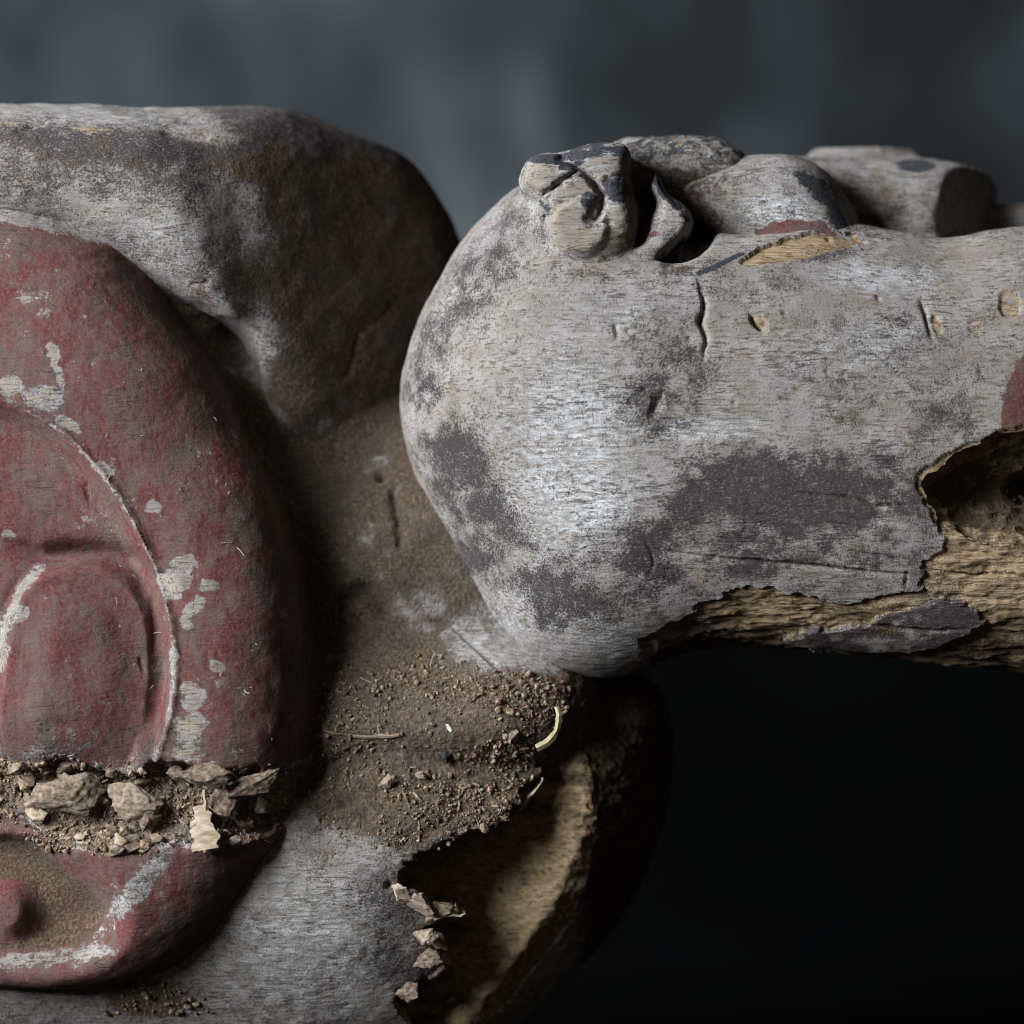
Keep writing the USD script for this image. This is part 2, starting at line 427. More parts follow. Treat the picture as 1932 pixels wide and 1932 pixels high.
def head_f(x, d, y, C):
    if 's' not in C:
        C['s'] = HEAD.f2(x, y)
        jag = 26 * (meshkit.fbm(np.stack([x / 34, y / 24, x * 0], -1), 4, 4) - .5) + 14 * (meshkit.fbm(np.stack([x / 16, y / 9, x * 0], -1), 3, 5) - .5) + 9 * (meshkit.fbm(np.stack([x / 60, y / 6, x * 0], -1), 2, 9) - .5)
        C['m'] = MOUTH(x, y) + jag
        C['sock'] = ((x - 1430) / 205) ** 2
        C['sock2'] = ((x - 1265) / 85) ** 2
        C['dip'] = ((x - 1750) / 240) ** 2
    f = HEAD(x, d, y, s2=C['s'])
    # eye socket behind the near edge of the face
    e = (np.sqrt(C['sock'] + ((y - 402) / 70) ** 2 + ((d - 290) / 180) ** 2) - 1) * 70
    f = smax(f, -e, 16)
    # deep cut between brow and lid
    e = (np.sqrt(C['sock2'] + ((y - 430) / 82) ** 2 + ((d - 120) / 85) ** 2) - 1) * 70
    f = smax(f, -e, 18)
    # trough beside the nose
    e = (np.sqrt(C['dip'] + ((y - 405) / 40) ** 2 + ((d - 400) / 160) ** 2) - 1) * 40
    f = smax(f, -e, 14)
    # broken mouth: deep ragged hole
    hole = np.maximum(-C['m'] + np.clip(d - 15, 0, 110) * 0.85 + np.maximum(d - 125, 0) * .25, d - 470)
    f = smax(f, -hole, 6)
    return f


V, f = surface_nets(head_f, (735, -40, 320), (2070, 690, 1310), 3.6)
V = laplace(V, f, 2)
x, d, y = V.T
n = vnormals(V, f)
front = sstep(420, 300, d)
# --- what paint, wear and painted highlight lie where on the head
mouth_s = MOUTH(x, y) + 26 * fb(V, 30, 3, 27)
wx, wy = x + 30 * fb(V, 46, 3, 28) + 14 * fb(V, 14, 2, 29), y + 26 * fb(V, 46, 3, 30) + 12 * fb(V, 12, 2, 39)
b_bottom = [(1205, 1215), (1240, 1190), (1290, 1175), (1330, 1150), (1370, 1120), (1420, 1105), (1480, 1120), (1530, 1128), (1575, 1140), (1640, 1135), (1700, 1118), (1740, 1115),
            (1750, 1075), (1735, 1060), (1790, 1045), (1785, 1010), (1770, 985), (1830, 1000), (1932, 1020), (2100, 1020), (2100, 1400), (1500, 1330), (1240, 1290)]
bare = polymask(b_bottom, wx, wy, 8)
island = polymask([(1480, 1215), (1560, 1195), (1640, 1180), (1720, 1150), (1790, 1135), (1850, 1150), (1870, 1175), (1840, 1200), (1770, 1225), (1680, 1240), (1560, 1240)], wx, wy, 8)
bare = bare * (1 - island)
lidwood = polymask([(1395, 490), (1440, 462), (1500, 442), (1560, 428), (1620, 430), (1645, 448), (1600, 462), (1530, 478), (1470, 492), (1430, 500)], x + (wx - x) * .5, y + (wy - y) * .5, 6)
rim = sstep(-26, -4, mouth_s) * (d < 470)
bare = anyof(bare, lidwood, rim * .9, blob(x, y, 1432, 607, 22, 13, .6) * .75, blob(x, y, 1910, 570, 28, 36) * .62, blob(x, y, 1770, 612, 14, 28, -.3) * .55, blob(x, y, 1842, 615, 20, 18) * .5,
             blob(x, y, 985, 750, 28, 70) * .42, blob(x, y, 1030, 480, 70, 22) * .42, blob(x, y, 1240, 760, 20, 30) * .5, blob(x, y, 1700, 805, 60, 18) * .4)
big = fb(V, 90, 4, 21)
mid_ = fb(V, 28, 3, 22)
soot = anyof(
    blob(wx, wy, 800, 735, 30, 42, .2, .9) * .9, blob(x, y, 850, 850, 60, 45, .6, .8) * .95, blob(x, y, 880, 930, 60, 90, -.3) * .9, blob(x, y, 930, 1030, 70, 60) * .6,
    polymask([(1180, 1010), (1260, 940), (1330, 880), (1420, 850), (1520, 868), (1640, 880), (1750, 880), (1770, 960), (1700, 1000), (1560, 990), (1480, 1010), (1420, 950), (1330, 960), (1260, 1010), (1210, 1050)], wx, wy, 60) * 1.08,
    polymask([(900, 1010), (1050, 1040), (1250, 1010), (1420, 1000), (1620, 990), (1790, 960), (1790, 1100), (1600, 1120), (1300, 1120), (1100, 1180), (980, 1140), (920, 1090)], x, y, 60) * .62,
    blob(x, y, 1230, 1010, 28, 60, .2) * .8, blob(x, y, 1440, 1060, 80, 50) * .55, blob(x, y, 1040, 1180, 40, 25, .5) * .7, island * .8,
    blob(x, y, 1260, 730, 90, 120) * .38, blob(x, y, 1560, 470, 60, 18, -.1) * .6, blob(x, y, 1120, 520, 40, 14) * .5, blob(x, y, 1680, 700, 160, 120) * .22, blob(x, y, 900, 520, 50, 150, .5, .8) * .42, blob(x, y, 820, 640, 40, 120, .3, .8) * .38,  # last two blobs darken the upper left of the head
    blob(x, y, 1400, 520, 130, 45) * .30, blob(x, y, 1800, 790, 120, 60) * .3)
soot = np.clip(soot * (.97 + 2.3 * big + 1.7 * mid_) + .22 + .6 * big + .25 * mid_, 0, 1)
white = anyof(blob(x, y, 1090, 860, 150, 260, .05, .8) * .95, blob(x, y, 1085, 880, 120, 150, 0, .7), blob(x, y, 1120, 960, 80, 60), blob(x, y, 1330, 810, 120, 30, -.05, .7) * .95, blob(x, y, 1660, 520, 110, 40, .1, .8) * .9, blob(x, y, 1640, 650, 110, 60, 0, .8) * .75,  # centre blobs: brushed chalk plus the cheek highlight painted in
              blob(x, y, 1180, 590, 60, 40, 0, .8) * .65, blob(x, y, 1000, 1170, 130, 90, .3, .8) * .75, blob(x, y, 1180, 1220, 130, 50, 0, .6) * .8, blob(x, y, 1450, 1060, 200, 30, .05, .8) * .45, blob(x, y, 1100, 720, 150, 130, 0, .8) * .6,
              blob(x, y, 870, 880, 40, 40) * .5, blob(x, y, 1400, 740, 220, 90, 0, .8) * .35)
white = np.clip(white * .85 + .6 * big, 0, 1)
red = anyof(polymask([(1885, 815), (1893, 745), (1915, 690), (1960, 640), (2080, 640), (2080, 830), (1932, 815)], x, y, 16), blob(x, y, 1500, 395, 240, 60) * .15) * (d < 300)
dark = anyof(blob(x, y, 1268, 480, 16, 40, .6) * .7, polymask([(1310, 512), (1340, 500), (1400, 470), (1410, 476), (1350, 510), (1320, 520)], x, y, 5) * .9, blob(x, y, 1680, 470, 60, 8, -.1) * .3)
inside = sstep(4, 30, -mouth_s * -1) * (mouth_s > 4)
dirt = anyof(inside * .95, blob(wx, wy, 1270, 508, 50, 14) * .7, (d > 120) * sstep(470, 430, y) * (x > 1230) * .55, sstep(50, 110, d) * sstep(490, 455, y) * sstep(1185, 1200, x) * sstep(1370, 1310, x) * .8, blob(x, y, 1240, 740, 26, 40, .5) * .45, blob(x, y, 1150, 930, 60, 60) * 0)
earthy = fb(V, 60, 4, 23, (.5, 1, 1))
brown_low = polymask([(1205, 1230), (1300, 1180), (1420, 1150), (1560, 1170), (1700, 1160), (1880, 1200), (1932, 1190), (2080, 1200), (2080, 1330), (1240, 1300)], x, y, 30) * np.clip(.57 + 1.5 * earthy, 0, .85)
dirt = np.maximum(dirt, brown_low + .5 * brown_low * big * 2)
dirt = np.maximum(dirt, rim * .58)
# --- relief: chipped edges step down to the bare wood, cracks, gouges, tool marks
nb = .5 * fb(V, 14, 3, 31, (.25, 1, 1)) + .3 * fb(V, 24, 3, 32)
chip = sstep(.44, .56, bare + nb * .5)
disp = -7.0 * chip * front
rough = chip * (fb(V, 34, 4, 33, (.45, 1, 1)) * 26 + fb(V, 14, 3, 43, (.18, 1, 1)) * 9 + fb(V, 9, 2, 34, (.6, 1, 1)) * 7)
lowbreak = polymask(b_bottom, x, y, 25)
rough = rough * (0.25 + .75 * lowbreak)
disp += rough * front - 10 * chip * lowbreak * sstep(1150, 1230, y) * (x > 1250)
disp += fb(V, 120, 3, 35) * 9 + fb(V, 34, 3, 36) * 3.2 + fb(V, 8, 2, 37, (.3, 1, 1)) * 1.6
jit = fb(V, 18, 2, 38) * 9 + fb(V, 7, 2, 24) * 9


def groove(pts, wdt, dep, taper=True):
    dd, t = polydist(pts, x + jit * .5, y + jit * .6)
    k = np.sin(np.pi * np.clip(t, .03, .97)) ** .5 if taper else 1
    return -dep * k * np.exp(-(dd / wdt) ** 2) * front


gr = groove([(1305, 1048), (1400, 1058), (1500, 1064), (1620, 1078), (1740, 1088)], 3.4, 9) + groove([(1500, 930), (1600, 940), (1650, 955), (1750, 950)], 3.2, 8) \
    + groove([(1320, 525), (1330, 570), (1322, 610), (1333, 640), (1328, 680)], 4.2, 13) + groove([(1322, 590), (1318, 612)], 6, 9) + groove([(1416, 588), (1425, 610), (1440, 625)], 4.5, 10) + groove([(1742, 560), (1752, 605), (1760, 640)], 4, 9) \
    + groove([(945, 480), (985, 530)], 3.5, 6) + groove([(1255, 735), (1235, 770), (1228, 790)], 6, 11) + groove([(1160, 610), (1165, 640)], 4, 7) + groove([(1220, 1020), (1235, 1060), (1225, 1090)], 3, 4) \
    + groove([(1385, 960), (1410, 985), (1395, 1020)], 2.6, 3) + groove([(1745, 1075), (1840, 1090), (1932, 1086)], 3.5, 9) + groove([(1240, 1035), (1330, 1052)], 2.5, 5) + groove([(1600, 1040), (1720, 1058)], 2.6, 5) + groove([(1560, 985), (1640, 1000)], 2.4, 4) + groove([(1330, 905), (1450, 918)], 2.4, 4) + groove([(1640, 1180), (1760, 1195), (1830, 1190)], 3, 8) + groove([(1800, 1040), (1932, 1055)], 3, 6) + groove([(1800, 1130), (1932, 1140)], 3, 6) + groove([(1715, 1080), (1712, 1108)], 3, 6)
for k, (px, py) in enumerate([(1572, 441), (1197, 590), (1185, 625), (1215, 735), (1300, 640), (1130, 745), (1255, 690), (1030, 660), (1660, 560), (1850, 700), (1560, 700), (1480, 590), (1385, 760), (1190, 760)]):
    gr += -6 * np.exp(-(((x - px) / 4.5) ** 2 + ((y - py) / 4.5) ** 2)) * front
disp += gr
dirt = np.maximum(dirt, np.clip(-gr / 9, 0, 1) * .8)
V2 = V + n * disp[:, None]
soot = np.clip(soot + chip * lowbreak * (.30 + 1.5 * earthy), 0, 1)
A, B = np.column_stack([soot, red, bare]), np.column_stack([white, dirt, dark])
HEADP = put(ROOT, 'head', V2, f, WOOD, A, B).GetPath().pathString


def part(parent, name, shapes, h, lo, hi, masks, disp=lambda V, n: 0, label=None):
    V, f = surface_nets(shapes, lo, hi, h)
    V = laplace(V, f, 2)
    n = vnormals(V, f)
    V2 = V + n * np.asarray(disp(V, n)).reshape(-1, 1)
    A, B = masks(V, n)
    m = put(parent, name, V2, f, WOOD, A, B)
    if label: tag(m, label=label)
    return V2, f, n


def cols(V, **k):
    z = np.zeros(len(V))
    g = lambda q: np.clip(k.get(q, 0) + z, 0, 1)
    return np.column_stack([g('soot'), g('red'), g('bare')]), np.column_stack([g('white'), g('dirt'), g('dark')])


def on_head(part_f, off=8, k=56):
    def g(x, d, y, C):
        h = head_f(x, d, y, C.setdefault('h', {}))
        return np.maximum(smin(part_f(x, d, y, C), h + off, k), -(h + off + 14))
    return g


# eye -----------------------------------------------------------------
EYE = Inflate([(1276, 352), (1330, 318), (1400, 297), (1450, 291), (1510, 297), (1560, 326), (1590, 368), (1603, 415), (1590, 460), (1540, 490), (1450, 500), (1370, 480), (1315, 420)], 105, 300, 150, 2.0, blur=25)
def eye_m(V, n):
    x, d, y = V.T
    b = fb(V, 40, 3, 3)
    wx, wy = x + 30 * fb(V, 26, 3, 4), y + 24 * fb(V, 22, 3, 5)
    rd = anyof(polymask([(1430, 425), (1470, 413), (1530, 408), (1570, 405), (1590, 440), (1500, 450), (1440, 440)], wx, wy, 10), blob(wx, wy, 1325, 350, 75, 34, -.5, .8) * .62, blob(wx, wy, 1340, 410, 50, 50, 0, .8) * .6)
    dk = polymask([(1500, 310), (1530, 300), (1570, 320), (1600, 370), (1625, 440), (1590, 440), (1560, 380), (1520, 350)], wx, wy, 20) * .8
    return cols(V, soot=.34 + b, red=rd, dark=dk + .02, white=blob(x, y, 1480, 390, 70, 40) * .7 + .2 + b * .5, dirt=sstep(400, 470, y) * .35 * (x < 1420), bare=.08)
part(HEADP, 'eye', on_head(lambda x, d, y, C: EYE(x, d, y, s2=C.setdefault('s', EYE.f2(x, y)))), 3.2, (1250, 130, 270), (1640, 470, 520), eye_m, lambda V, n: fb(V, 60, 3, 41) * 6 + fb(V, 14, 3, 42, (.4, 1, 1)) * 2.2)

# near brow, a curled scroll --------------------------------------------
BROW = Inflate([(983, 356), (986, 320), (1004, 296), (1050, 289), (1100, 276), (1150, 270), (1186, 282), (1190, 330), (1198, 385), (1202, 430), (1186, 470), (1145, 496), (1092, 502), (1046, 485), (1020, 450), (1010, 415), (1010, 385)], 46, 125, 112, 2.5, blur=12, step=2.5)
gl = [([(1060, 296), (1085, 306), (1116, 334), (1138, 364), (1132, 400), (1124, 412)], 8, 30), ([(1092, 318), (1060, 342), (1028, 364)], 5.5, 22), ([(1128, 392), (1120, 414)], 14, 20),
      ([(1030, 402), (1024, 430), (1036, 464), (1062, 488)], 6, 20), ([(1130, 345), (1160, 330), (1190, 322)], 6, 7), ([(1090, 372), (1060, 384), (1042, 402)], 5, 7), ([(1128, 415), (1150, 420)], 5, 9), ([(1046, 322), (1074, 316)], 3, 5)]
def brow_f(x, d, y, C):
    if 's' not in C:
        C['s'] = BROW.f2(x, y)
        jx = 5 * (meshkit.fbm(np.stack([x / 9, y / 9, x * 0], -1), 2, 66) - .5)
        g = 0
        for p, w_, dp in gl:
            g = np.maximum(g, dp * np.exp(-(polydist(p, x + jx, y + jx)[0] / w_) ** 2))
        knob = 14 * sstep(64, 44, np.hypot(x - 1092, (y - 428) * 1.02))
        C['g'] = g - knob + 8
    return BROW(x, d - C['g'] * (d < 160), y, s2=C['s'])
def brow_m(V, n):
    x, d, y = V.T
    wx, wy = x + 16 * fb(V, 20, 3, 67), y + 12 * fb(V, 18, 3, 68, (.4, 1, 1))
    g = 0
    for p, w_, dp in gl[:3]:
        g = np.maximum(g, np.exp(-(polydist(p, wx, wy)[0] / (w_ * .9)) ** 2))
    g = np.maximum(g, .8 * np.exp(-(polydist(gl[3][0], x, y)[0] / 5) ** 2))
    b = fb(V, 30, 3, 8)
    dk = anyof(g * .64, blob(wx, wy, 1166, 352, 34, 28, .6) * .95, blob(wx, wy, 1090, 330, 60, 14, -.2, .8) * .6, blob(wx, wy, 1070, 292, 62, 10, -.1) * .95, blob(wx, wy, 1150, 282, 60, 12) * .95, blob(wx, wy, 1078, 310, 28, 8, -.3) * .85, blob(wx, wy, 1112, 376, 22, 16) * .8, blob(wx, wy, 1030, 385, 14, 34, .3) * .6, .75 * (n[:, 2] < -.55) * (y < 310))
    dk = dk * np.clip(.92 + 1.6 * fb(V, 16, 3, 64, (.4, 1, 1)), 0, 1)
    skirt = sstep(-4, 16, BROW.f2(x, y))
    bare = np.clip(.74 - g * 1.1 + b * .9, 0, 1) * skirt
    bare = bare * (1 - .75 * blob(wx, wy, 1095, 500, 110, 22) ) * (d < 140) * np.clip(1 - 1.3 * dk, 0, 1)
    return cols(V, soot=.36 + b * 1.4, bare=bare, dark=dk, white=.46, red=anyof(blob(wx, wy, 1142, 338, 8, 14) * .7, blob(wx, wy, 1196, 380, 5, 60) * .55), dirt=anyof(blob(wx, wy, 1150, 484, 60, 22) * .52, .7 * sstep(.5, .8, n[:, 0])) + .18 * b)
part(HEADP, 'eyebrow', on_head(brow_f, 6, 34), 2.6, (940, -10, 255), (1250, 280, 560), brow_m, lambda V, n: fb(V, 24, 3, 44, (.3, 1, 1)) * 7 + fb(V, 9, 3, 45, (.2, 1, 1)) * 5, 'near eyebrow carved as a curl, paint worn off to pale wood')

# far brow ridge -------------------------------------------------------
FB = Inflate([(1120, 330), (1140, 285), (1180, 264), (1240, 256), (1300, 254), (1345, 262), (1385, 282), (1410, 310), (1400, 360), (1300, 390), (1180, 380)], 55, 400, 190, 2.2, blur=12)
def fb_m(V, n):
    x, d, y = V.T
    b = fb(V, 30, 4, 12)
    return cols(V, soot=.4, dark=.52 + b * 1.2, bare=.28 + b, red=blob(x, y, 1240, 300, 60, 20) * .5, dirt=sstep(285, 310, y) * .7)
part(HEADP, 'eyebrow', on_head(lambda x, d, y, C: FB(x, d, y, s2=C.setdefault('s', FB.f2(x, y)))), 4, (1090, 200, 235), (1440, 610, 410), fb_m, lambda V, n: fb(V, 40, 3, 46) * 14 + fb(V, 14, 3, 47) * 7, 'far eyebrow with flaking black paint')

# lid fold between brow and eye -----------------------------------------
LIDO = Inflate([(1236, 330), (1252, 356), (1282, 381), (1305, 409), (1301, 442), (1270, 472), (1234, 500), (1196, 506), (1172, 492), (1196, 470), (1216, 440), (1228, 410), (1236, 382), (1226, 352)], 26, 150, 95, 2.2, blur=6, step=2)
def lid_f(x, d, y, C):
    return LIDO(x, d, y, s2=C.setdefault('s', LIDO.f2(x, y)))
def lid_m(V, n):
    x, d, y = V.T
    b = fb(V, 25, 3, 14)
    wx, wy = x + 10 * fb(V, 16, 3, 69), y + 8 * fb(V, 16, 3, 70)
    e = anyof(np.exp(-(polydist([(1238, 330), (1252, 362), (1280, 386)], wx, wy)[0] / 11) ** 2), np.exp(-(polydist([(1300, 412), (1288, 404)], wx, wy)[0] / 7) ** 2), np.exp(-(polydist([(1296, 446), (1264, 476), (1236, 500)], wx, wy)[0] / 8) ** 2)) * .82
    return cols(V, soot=.28 + b, dark=e, white=.4 + b, red=blob(wx, wy, 1236, 440, 12, 7, .2, .8) * .8, dirt=.1)
part(HEADP, 'eyelid', on_head(lid_f, 6, 26), 2.8, (1140, 0, 295), (1350, 300, 560), lid_m, lambda V, n: fb(V, 30, 3, 48) * 7 + fb(V, 9, 2, 49) * 2.5)

# nose -----------------------------------------------------------------
NO1 = Inflate([(1380, 330), (1440, 300), (1520, 298), (1600, 298), (1700, 300), (1780, 306), (1830, 318), (1870, 335), (1888, 360), (1884, 385), (1890, 410), (1880, 450), (1820, 500), (1600, 520), (1420, 480)], 95, 560, 210, 2.4, blur=15)
NO2 = Inflate([(1520, 300), (1545, 278), (1590, 268), (1650, 270), (1700, 280), (1740, 300), (1760, 340), (1640, 360), (1530, 340)], 40, 690, 120, 2.2)
def nose_f(x, d, y, C):
    if 'a' not in C: C['a'] = NO1.f2(x, y); C['b'] = NO2.f2(x, y)
    f = smin(NO1(x, d, y, s2=C['a']), NO2(x, d, y, s2=C['b']), 18)
    w_ = (np.sqrt(((x - 1750) / 72) ** 2 + ((y - 398) / 58) ** 2 + ((d - 385) / 62) ** 2) - 1) * 58      # nostril wing
    f = smin(f, w_, 14)
    pit = (np.sqrt(((x - 1718) / 38) ** 2 + ((y - 388) / 26) ** 2 + ((d - 325) / 30) ** 2) - 1) * 26
    f = smax(f, -pit, 10)
    cut = (x - 1802 - (d - 380) * .35)                                                                   # flat front face of the nose
    f = smax(f, np.minimum(cut, 900) * 1.0 - (d - 300) * .22, 8)
    hol = (np.sqrt(((x - 1640) / 60) ** 2 + ((y - 420) / 50) ** 2 + ((d - 350) / 60) ** 2) - 1) * 50
    return smax(f, -hol, 20)
def nose_m(V, n):
    x, d, y = V.T
    b = fb(V, 50, 3, 17)
    return cols(V, soot=.38 + b * .8, white=.25 + b, dirt=sstep(380, 430, y) * .5, bare=.1 + blob(x, y, 1640, 300, 60, 20) * .3, dark=blob(x, y, 1760, 285, 50, 20) * .7)
part(HEADP, 'nose', on_head(nose_f), 4.5, (1350, 290, 235), (1960, 820, 530), nose_m, lambda V, n: fb(V, 60, 3, 50) * 8 + fb(V, 16, 3, 51) * 3)

# far lip, a low ridge beyond the nose -----------------------------------
LP = Inflate([(1840, 400), (1880, 378), (1932, 376), (2020, 380), (2070, 420), (2040, 470), (1880, 470)], 40, 640, 110, 2.2)
part(HEADP, 'lip', lambda x, d, y, C: LP(x, d, y, s2=C.setdefault('s', LP.f2(x, y))), 5, (1830, 500, 350), (2130, 780, 500), lambda V, n: cols(V, soot=.3, white=.3), lambda V, n: fb(V, 40, 3, 52) * 6)

# body: haunch and near flank -----------------------------------------------
HA = Inflate([(-320, 280), (-150, 225), (0, 207), (150, 206), (300, 203), (450, 203), (560, 214), (640, 245), (720, 273), (785, 312), (835, 375), (868, 440), (880, 510), (868, 600), (830, 700), (770, 810), (690, 880), (570, 860), (490, 760), (445, 650), (350, 590), (200, 530), (0, 510), (-320, 560)], 170, 540, 400, 2.3, blur=30)
FL = Inflate([(-320, 290), (-150, 235), (0, 211), (100, 213), (200, 222), (290, 233), (350, 262), (400, 330), (432, 410), (450, 490), (462, 560), (460, 602), (420, 602), (350, 572), (270, 528), (180, 478), (90, 445), (0, 470), (-150, 520), (-320, 560)], 115, 330, 235, 2.3, blur=18)
def body_f(x, d, y, C):
    if 'a' not in C: C['a'] = HA.f2(x, y); C['b'] = FL.f2(x, y)
    ha = smax(HA(x, d, y, s2=C['a']), (165 + (x - 455) * 1.0 - d) * .7, 70)      # side face turning away to the right
    return smin(ha, FL(x, d, y, s2=C['b']), 50)
def body_m(V, n):
    x, d, y = V.T
    b, b2 = fb(V, 110, 4, 61), fb(V, 40, 3, 62)
    far = sstep(-30, 150, (x - (380 + (y - 280) * .26)) + 160 * b)  # side face past the ridge: brown dirt, with its shade painted in
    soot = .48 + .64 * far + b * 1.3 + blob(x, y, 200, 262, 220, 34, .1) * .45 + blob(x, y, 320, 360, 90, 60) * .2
    bare = anyof(blob(x, y, 160, 238, 50, 14, .2) * .6, blob(x, y, 40, 225, 60, 10) * .5, blob(x, y, 90, 340, 60, 30) * .25)
    red = anyof(blob(x, y, 385, 548, 42, 34, .6) * .5, blob(x + 20 * b2, y + 30 * b, 568, 442, 12, 22, .3, .9) * .8, blob(x, y, 80, 385, 90, 12, .2) * .36)
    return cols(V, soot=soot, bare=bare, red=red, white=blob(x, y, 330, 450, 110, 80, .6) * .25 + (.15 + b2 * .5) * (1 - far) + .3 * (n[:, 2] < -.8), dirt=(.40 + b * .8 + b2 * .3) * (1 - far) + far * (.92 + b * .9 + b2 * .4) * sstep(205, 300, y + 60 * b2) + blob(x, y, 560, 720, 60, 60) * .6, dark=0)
def body_d(V, n):
    x, d, y = V.T
    j = fb(V, 18, 2, 38) * 9
    g = 0
    for p, w_, dp in [([(300, 236), (380, 250)], 5, 7), ([(20, 240), (70, 222)], 4, 8), ([(100, 350), (130, 335), (120, 310)], 4, 4), ([(640, 690), (660, 610), (720, 560)], 9, 18), ([(350, 535), (385, 528)], 3, 5)]:
        g = g - dp * np.exp(-(polydist(p, x + j, y + j)[0] / w_) ** 2)
    return fb(V, 140, 3, 63) * 16 + fb(V, 40, 3, 64) * 6 + fb(V, 12, 3, 65) * 2 + g
part(ROOT, 'body', body_f, 5, (-330, 60, 170), (920, 910, 960), body_m, body_d)

# neck ------------------------------------------------------------------
NK = Inflate([(150, 420), (330, 520), (480, 680), (640, 740), (900, 780), (1060, 880), (1110, 1100), (1130, 1330), (1080, 1430), (700, 1500), (300, 1500), (150, 1300), (100, 800)], 330, 560, 315, 2.4, blur=40)
def neck_f(x, d, y, C):
    if 'a' not in C:
        C['a'] = NK.f2(x, y)
        C['flare'] = 150 * sstep(1150, 1430, y + (x - 800) * .12) + 120 * sstep(540, 380, x) * sstep(900, 620, y)
        C['rec'] = 60 * blob(x, y, 640, 760, 130, 200, 0, .8)
    bd = body_f(x, d, y, C.setdefault('bd', {}))
    return np.maximum(smin(NK(x, np.where(d < 560, np.minimum(d + C['flare'] - C['rec'], 560), d), y, s2=C['a']), bd + 8, 70), -(bd + 30))
def neck_m(V, n):
    x, d, y = V.T
    b, b2 = fb(V, 90, 4, 71), fb(V, 30, 3, 72)
    pale = anyof(blob(x, y, 900, 1170, 90, 110, -.5, .8), blob(x, y, 1000, 1240, 80, 40, .6, .7) * .8, blob(x, y, 830, 760, 60, 120) * .3)
    dirt = .92 - .45 * pale + b * 1.1 + b2 * .4 + .5 * sstep(1250, 1350, y)
    return cols(V, soot=.40 + b, dirt=dirt, white=.1 + pale * .3 + .5 * sstep(1180, 1300, y) * (.4 + 2 * b2), bare=.1 + b2 * .3)
def neck_d(V, n):
    x, d, y = V.T
    j = fb(V, 18, 2, 38) * 10
    g = 0
    for p, w_, dp in [([(810, 1175), (850, 1185), (930, 1255), (985, 1310)], 4, 9), ([(735, 930), (745, 990), (750, 1030)], 9, 16), ([(740, 990), (700, 985)], 5, 6), ([(610, 830), (690, 850), (760, 850)], 4, 4), ([(640, 1140), (690, 1120), (720, 1150)], 20, 20)]:
        g = g - dp * np.exp(-(polydist(p, x + j, y + j)[0] / w_) ** 2)
    g = g - 20 * np.exp(-(((x - 710) / 9) ** 2 + ((y - 895) / 9) ** 2))
    r = sstep(1220, 1330, y)
    return fb(V, 120, 3, 73) * 14 + fb(V, 36, 4, 74) * 8 + fb(V, 12, 3, 75) * (3 + 7 * r) + g
NV, NF, NN = part(ROOT, 'neck', neck_f, 4.5, (60, 60, 380), (1180, 900, 1540), neck_m, neck_d)

# chest: hollow, broken open on its right ---------------------------------------
CH = Inflate([(-330, 1500), (0, 1440), (300, 1300), (560, 1190), (760, 1160), (900, 1185), (1010, 1235), (1110, 1262), (1190, 1265), (1240, 1300), (1268, 1390), (1258, 1520), (1215, 1660), (1120, 1800), (1010, 1905), (880, 2010), (600, 2090), (0, 2100), (-330, 2090)], 500, 510, 440, 1.5, blur=40)
OPEN = Field2D([(745, 1668), (775, 1632), (820, 1612), (870, 1590), (930, 1570), (962, 1545), (985, 1505), (1012, 1478), (1028, 1440), (1075, 1400), (1118, 1440), (1122, 1560), (1110, 1660), (1080, 1750), (1020, 1835), (965, 1905), (915, 1965), (850, 1975), (770, 1950), (745, 1905),
                (800, 1872), (838, 1830), (800, 1800), (786, 1775), (840, 1752), (880, 1738), (830, 1718), (790, 1700)], step=2.5)
def chest_f(x, d, y, C):
    if 'a' not in C:
        C['a'] = CH.f2(x, y)
        jag = 30 * (meshkit.fbm(np.stack([x / 26, y / 16, x * 0], -1), 3, 15) - .5) + 16 * (meshkit.fbm(np.stack([x / 9, y / 7, x * 0], -1), 2, 19) - .5)
        C['o'] = OPEN(x, y) + jag * (.35 + .65 * sstep(1130, 1040, x))
    nk = neck_f(x, d, y, C.setdefault('nk', {}))
    f = np.maximum(smin(CH(x, d, y, s2=C['a']), nk + 9, 60), -(nk + 30))
    if 'dl' not in C:
        C['dl'] = 250 + .34 * np.clip(1122 - x, 0, 400) + 26 * sstep(880, 770, x) + 26 * (meshkit.fbm(np.stack([x / 70, y / 22, x * 0], -1), 3, 29) - .5)
    op = np.maximum(-C['o'], d - C['dl'])
    return smax(f, -op, 5)
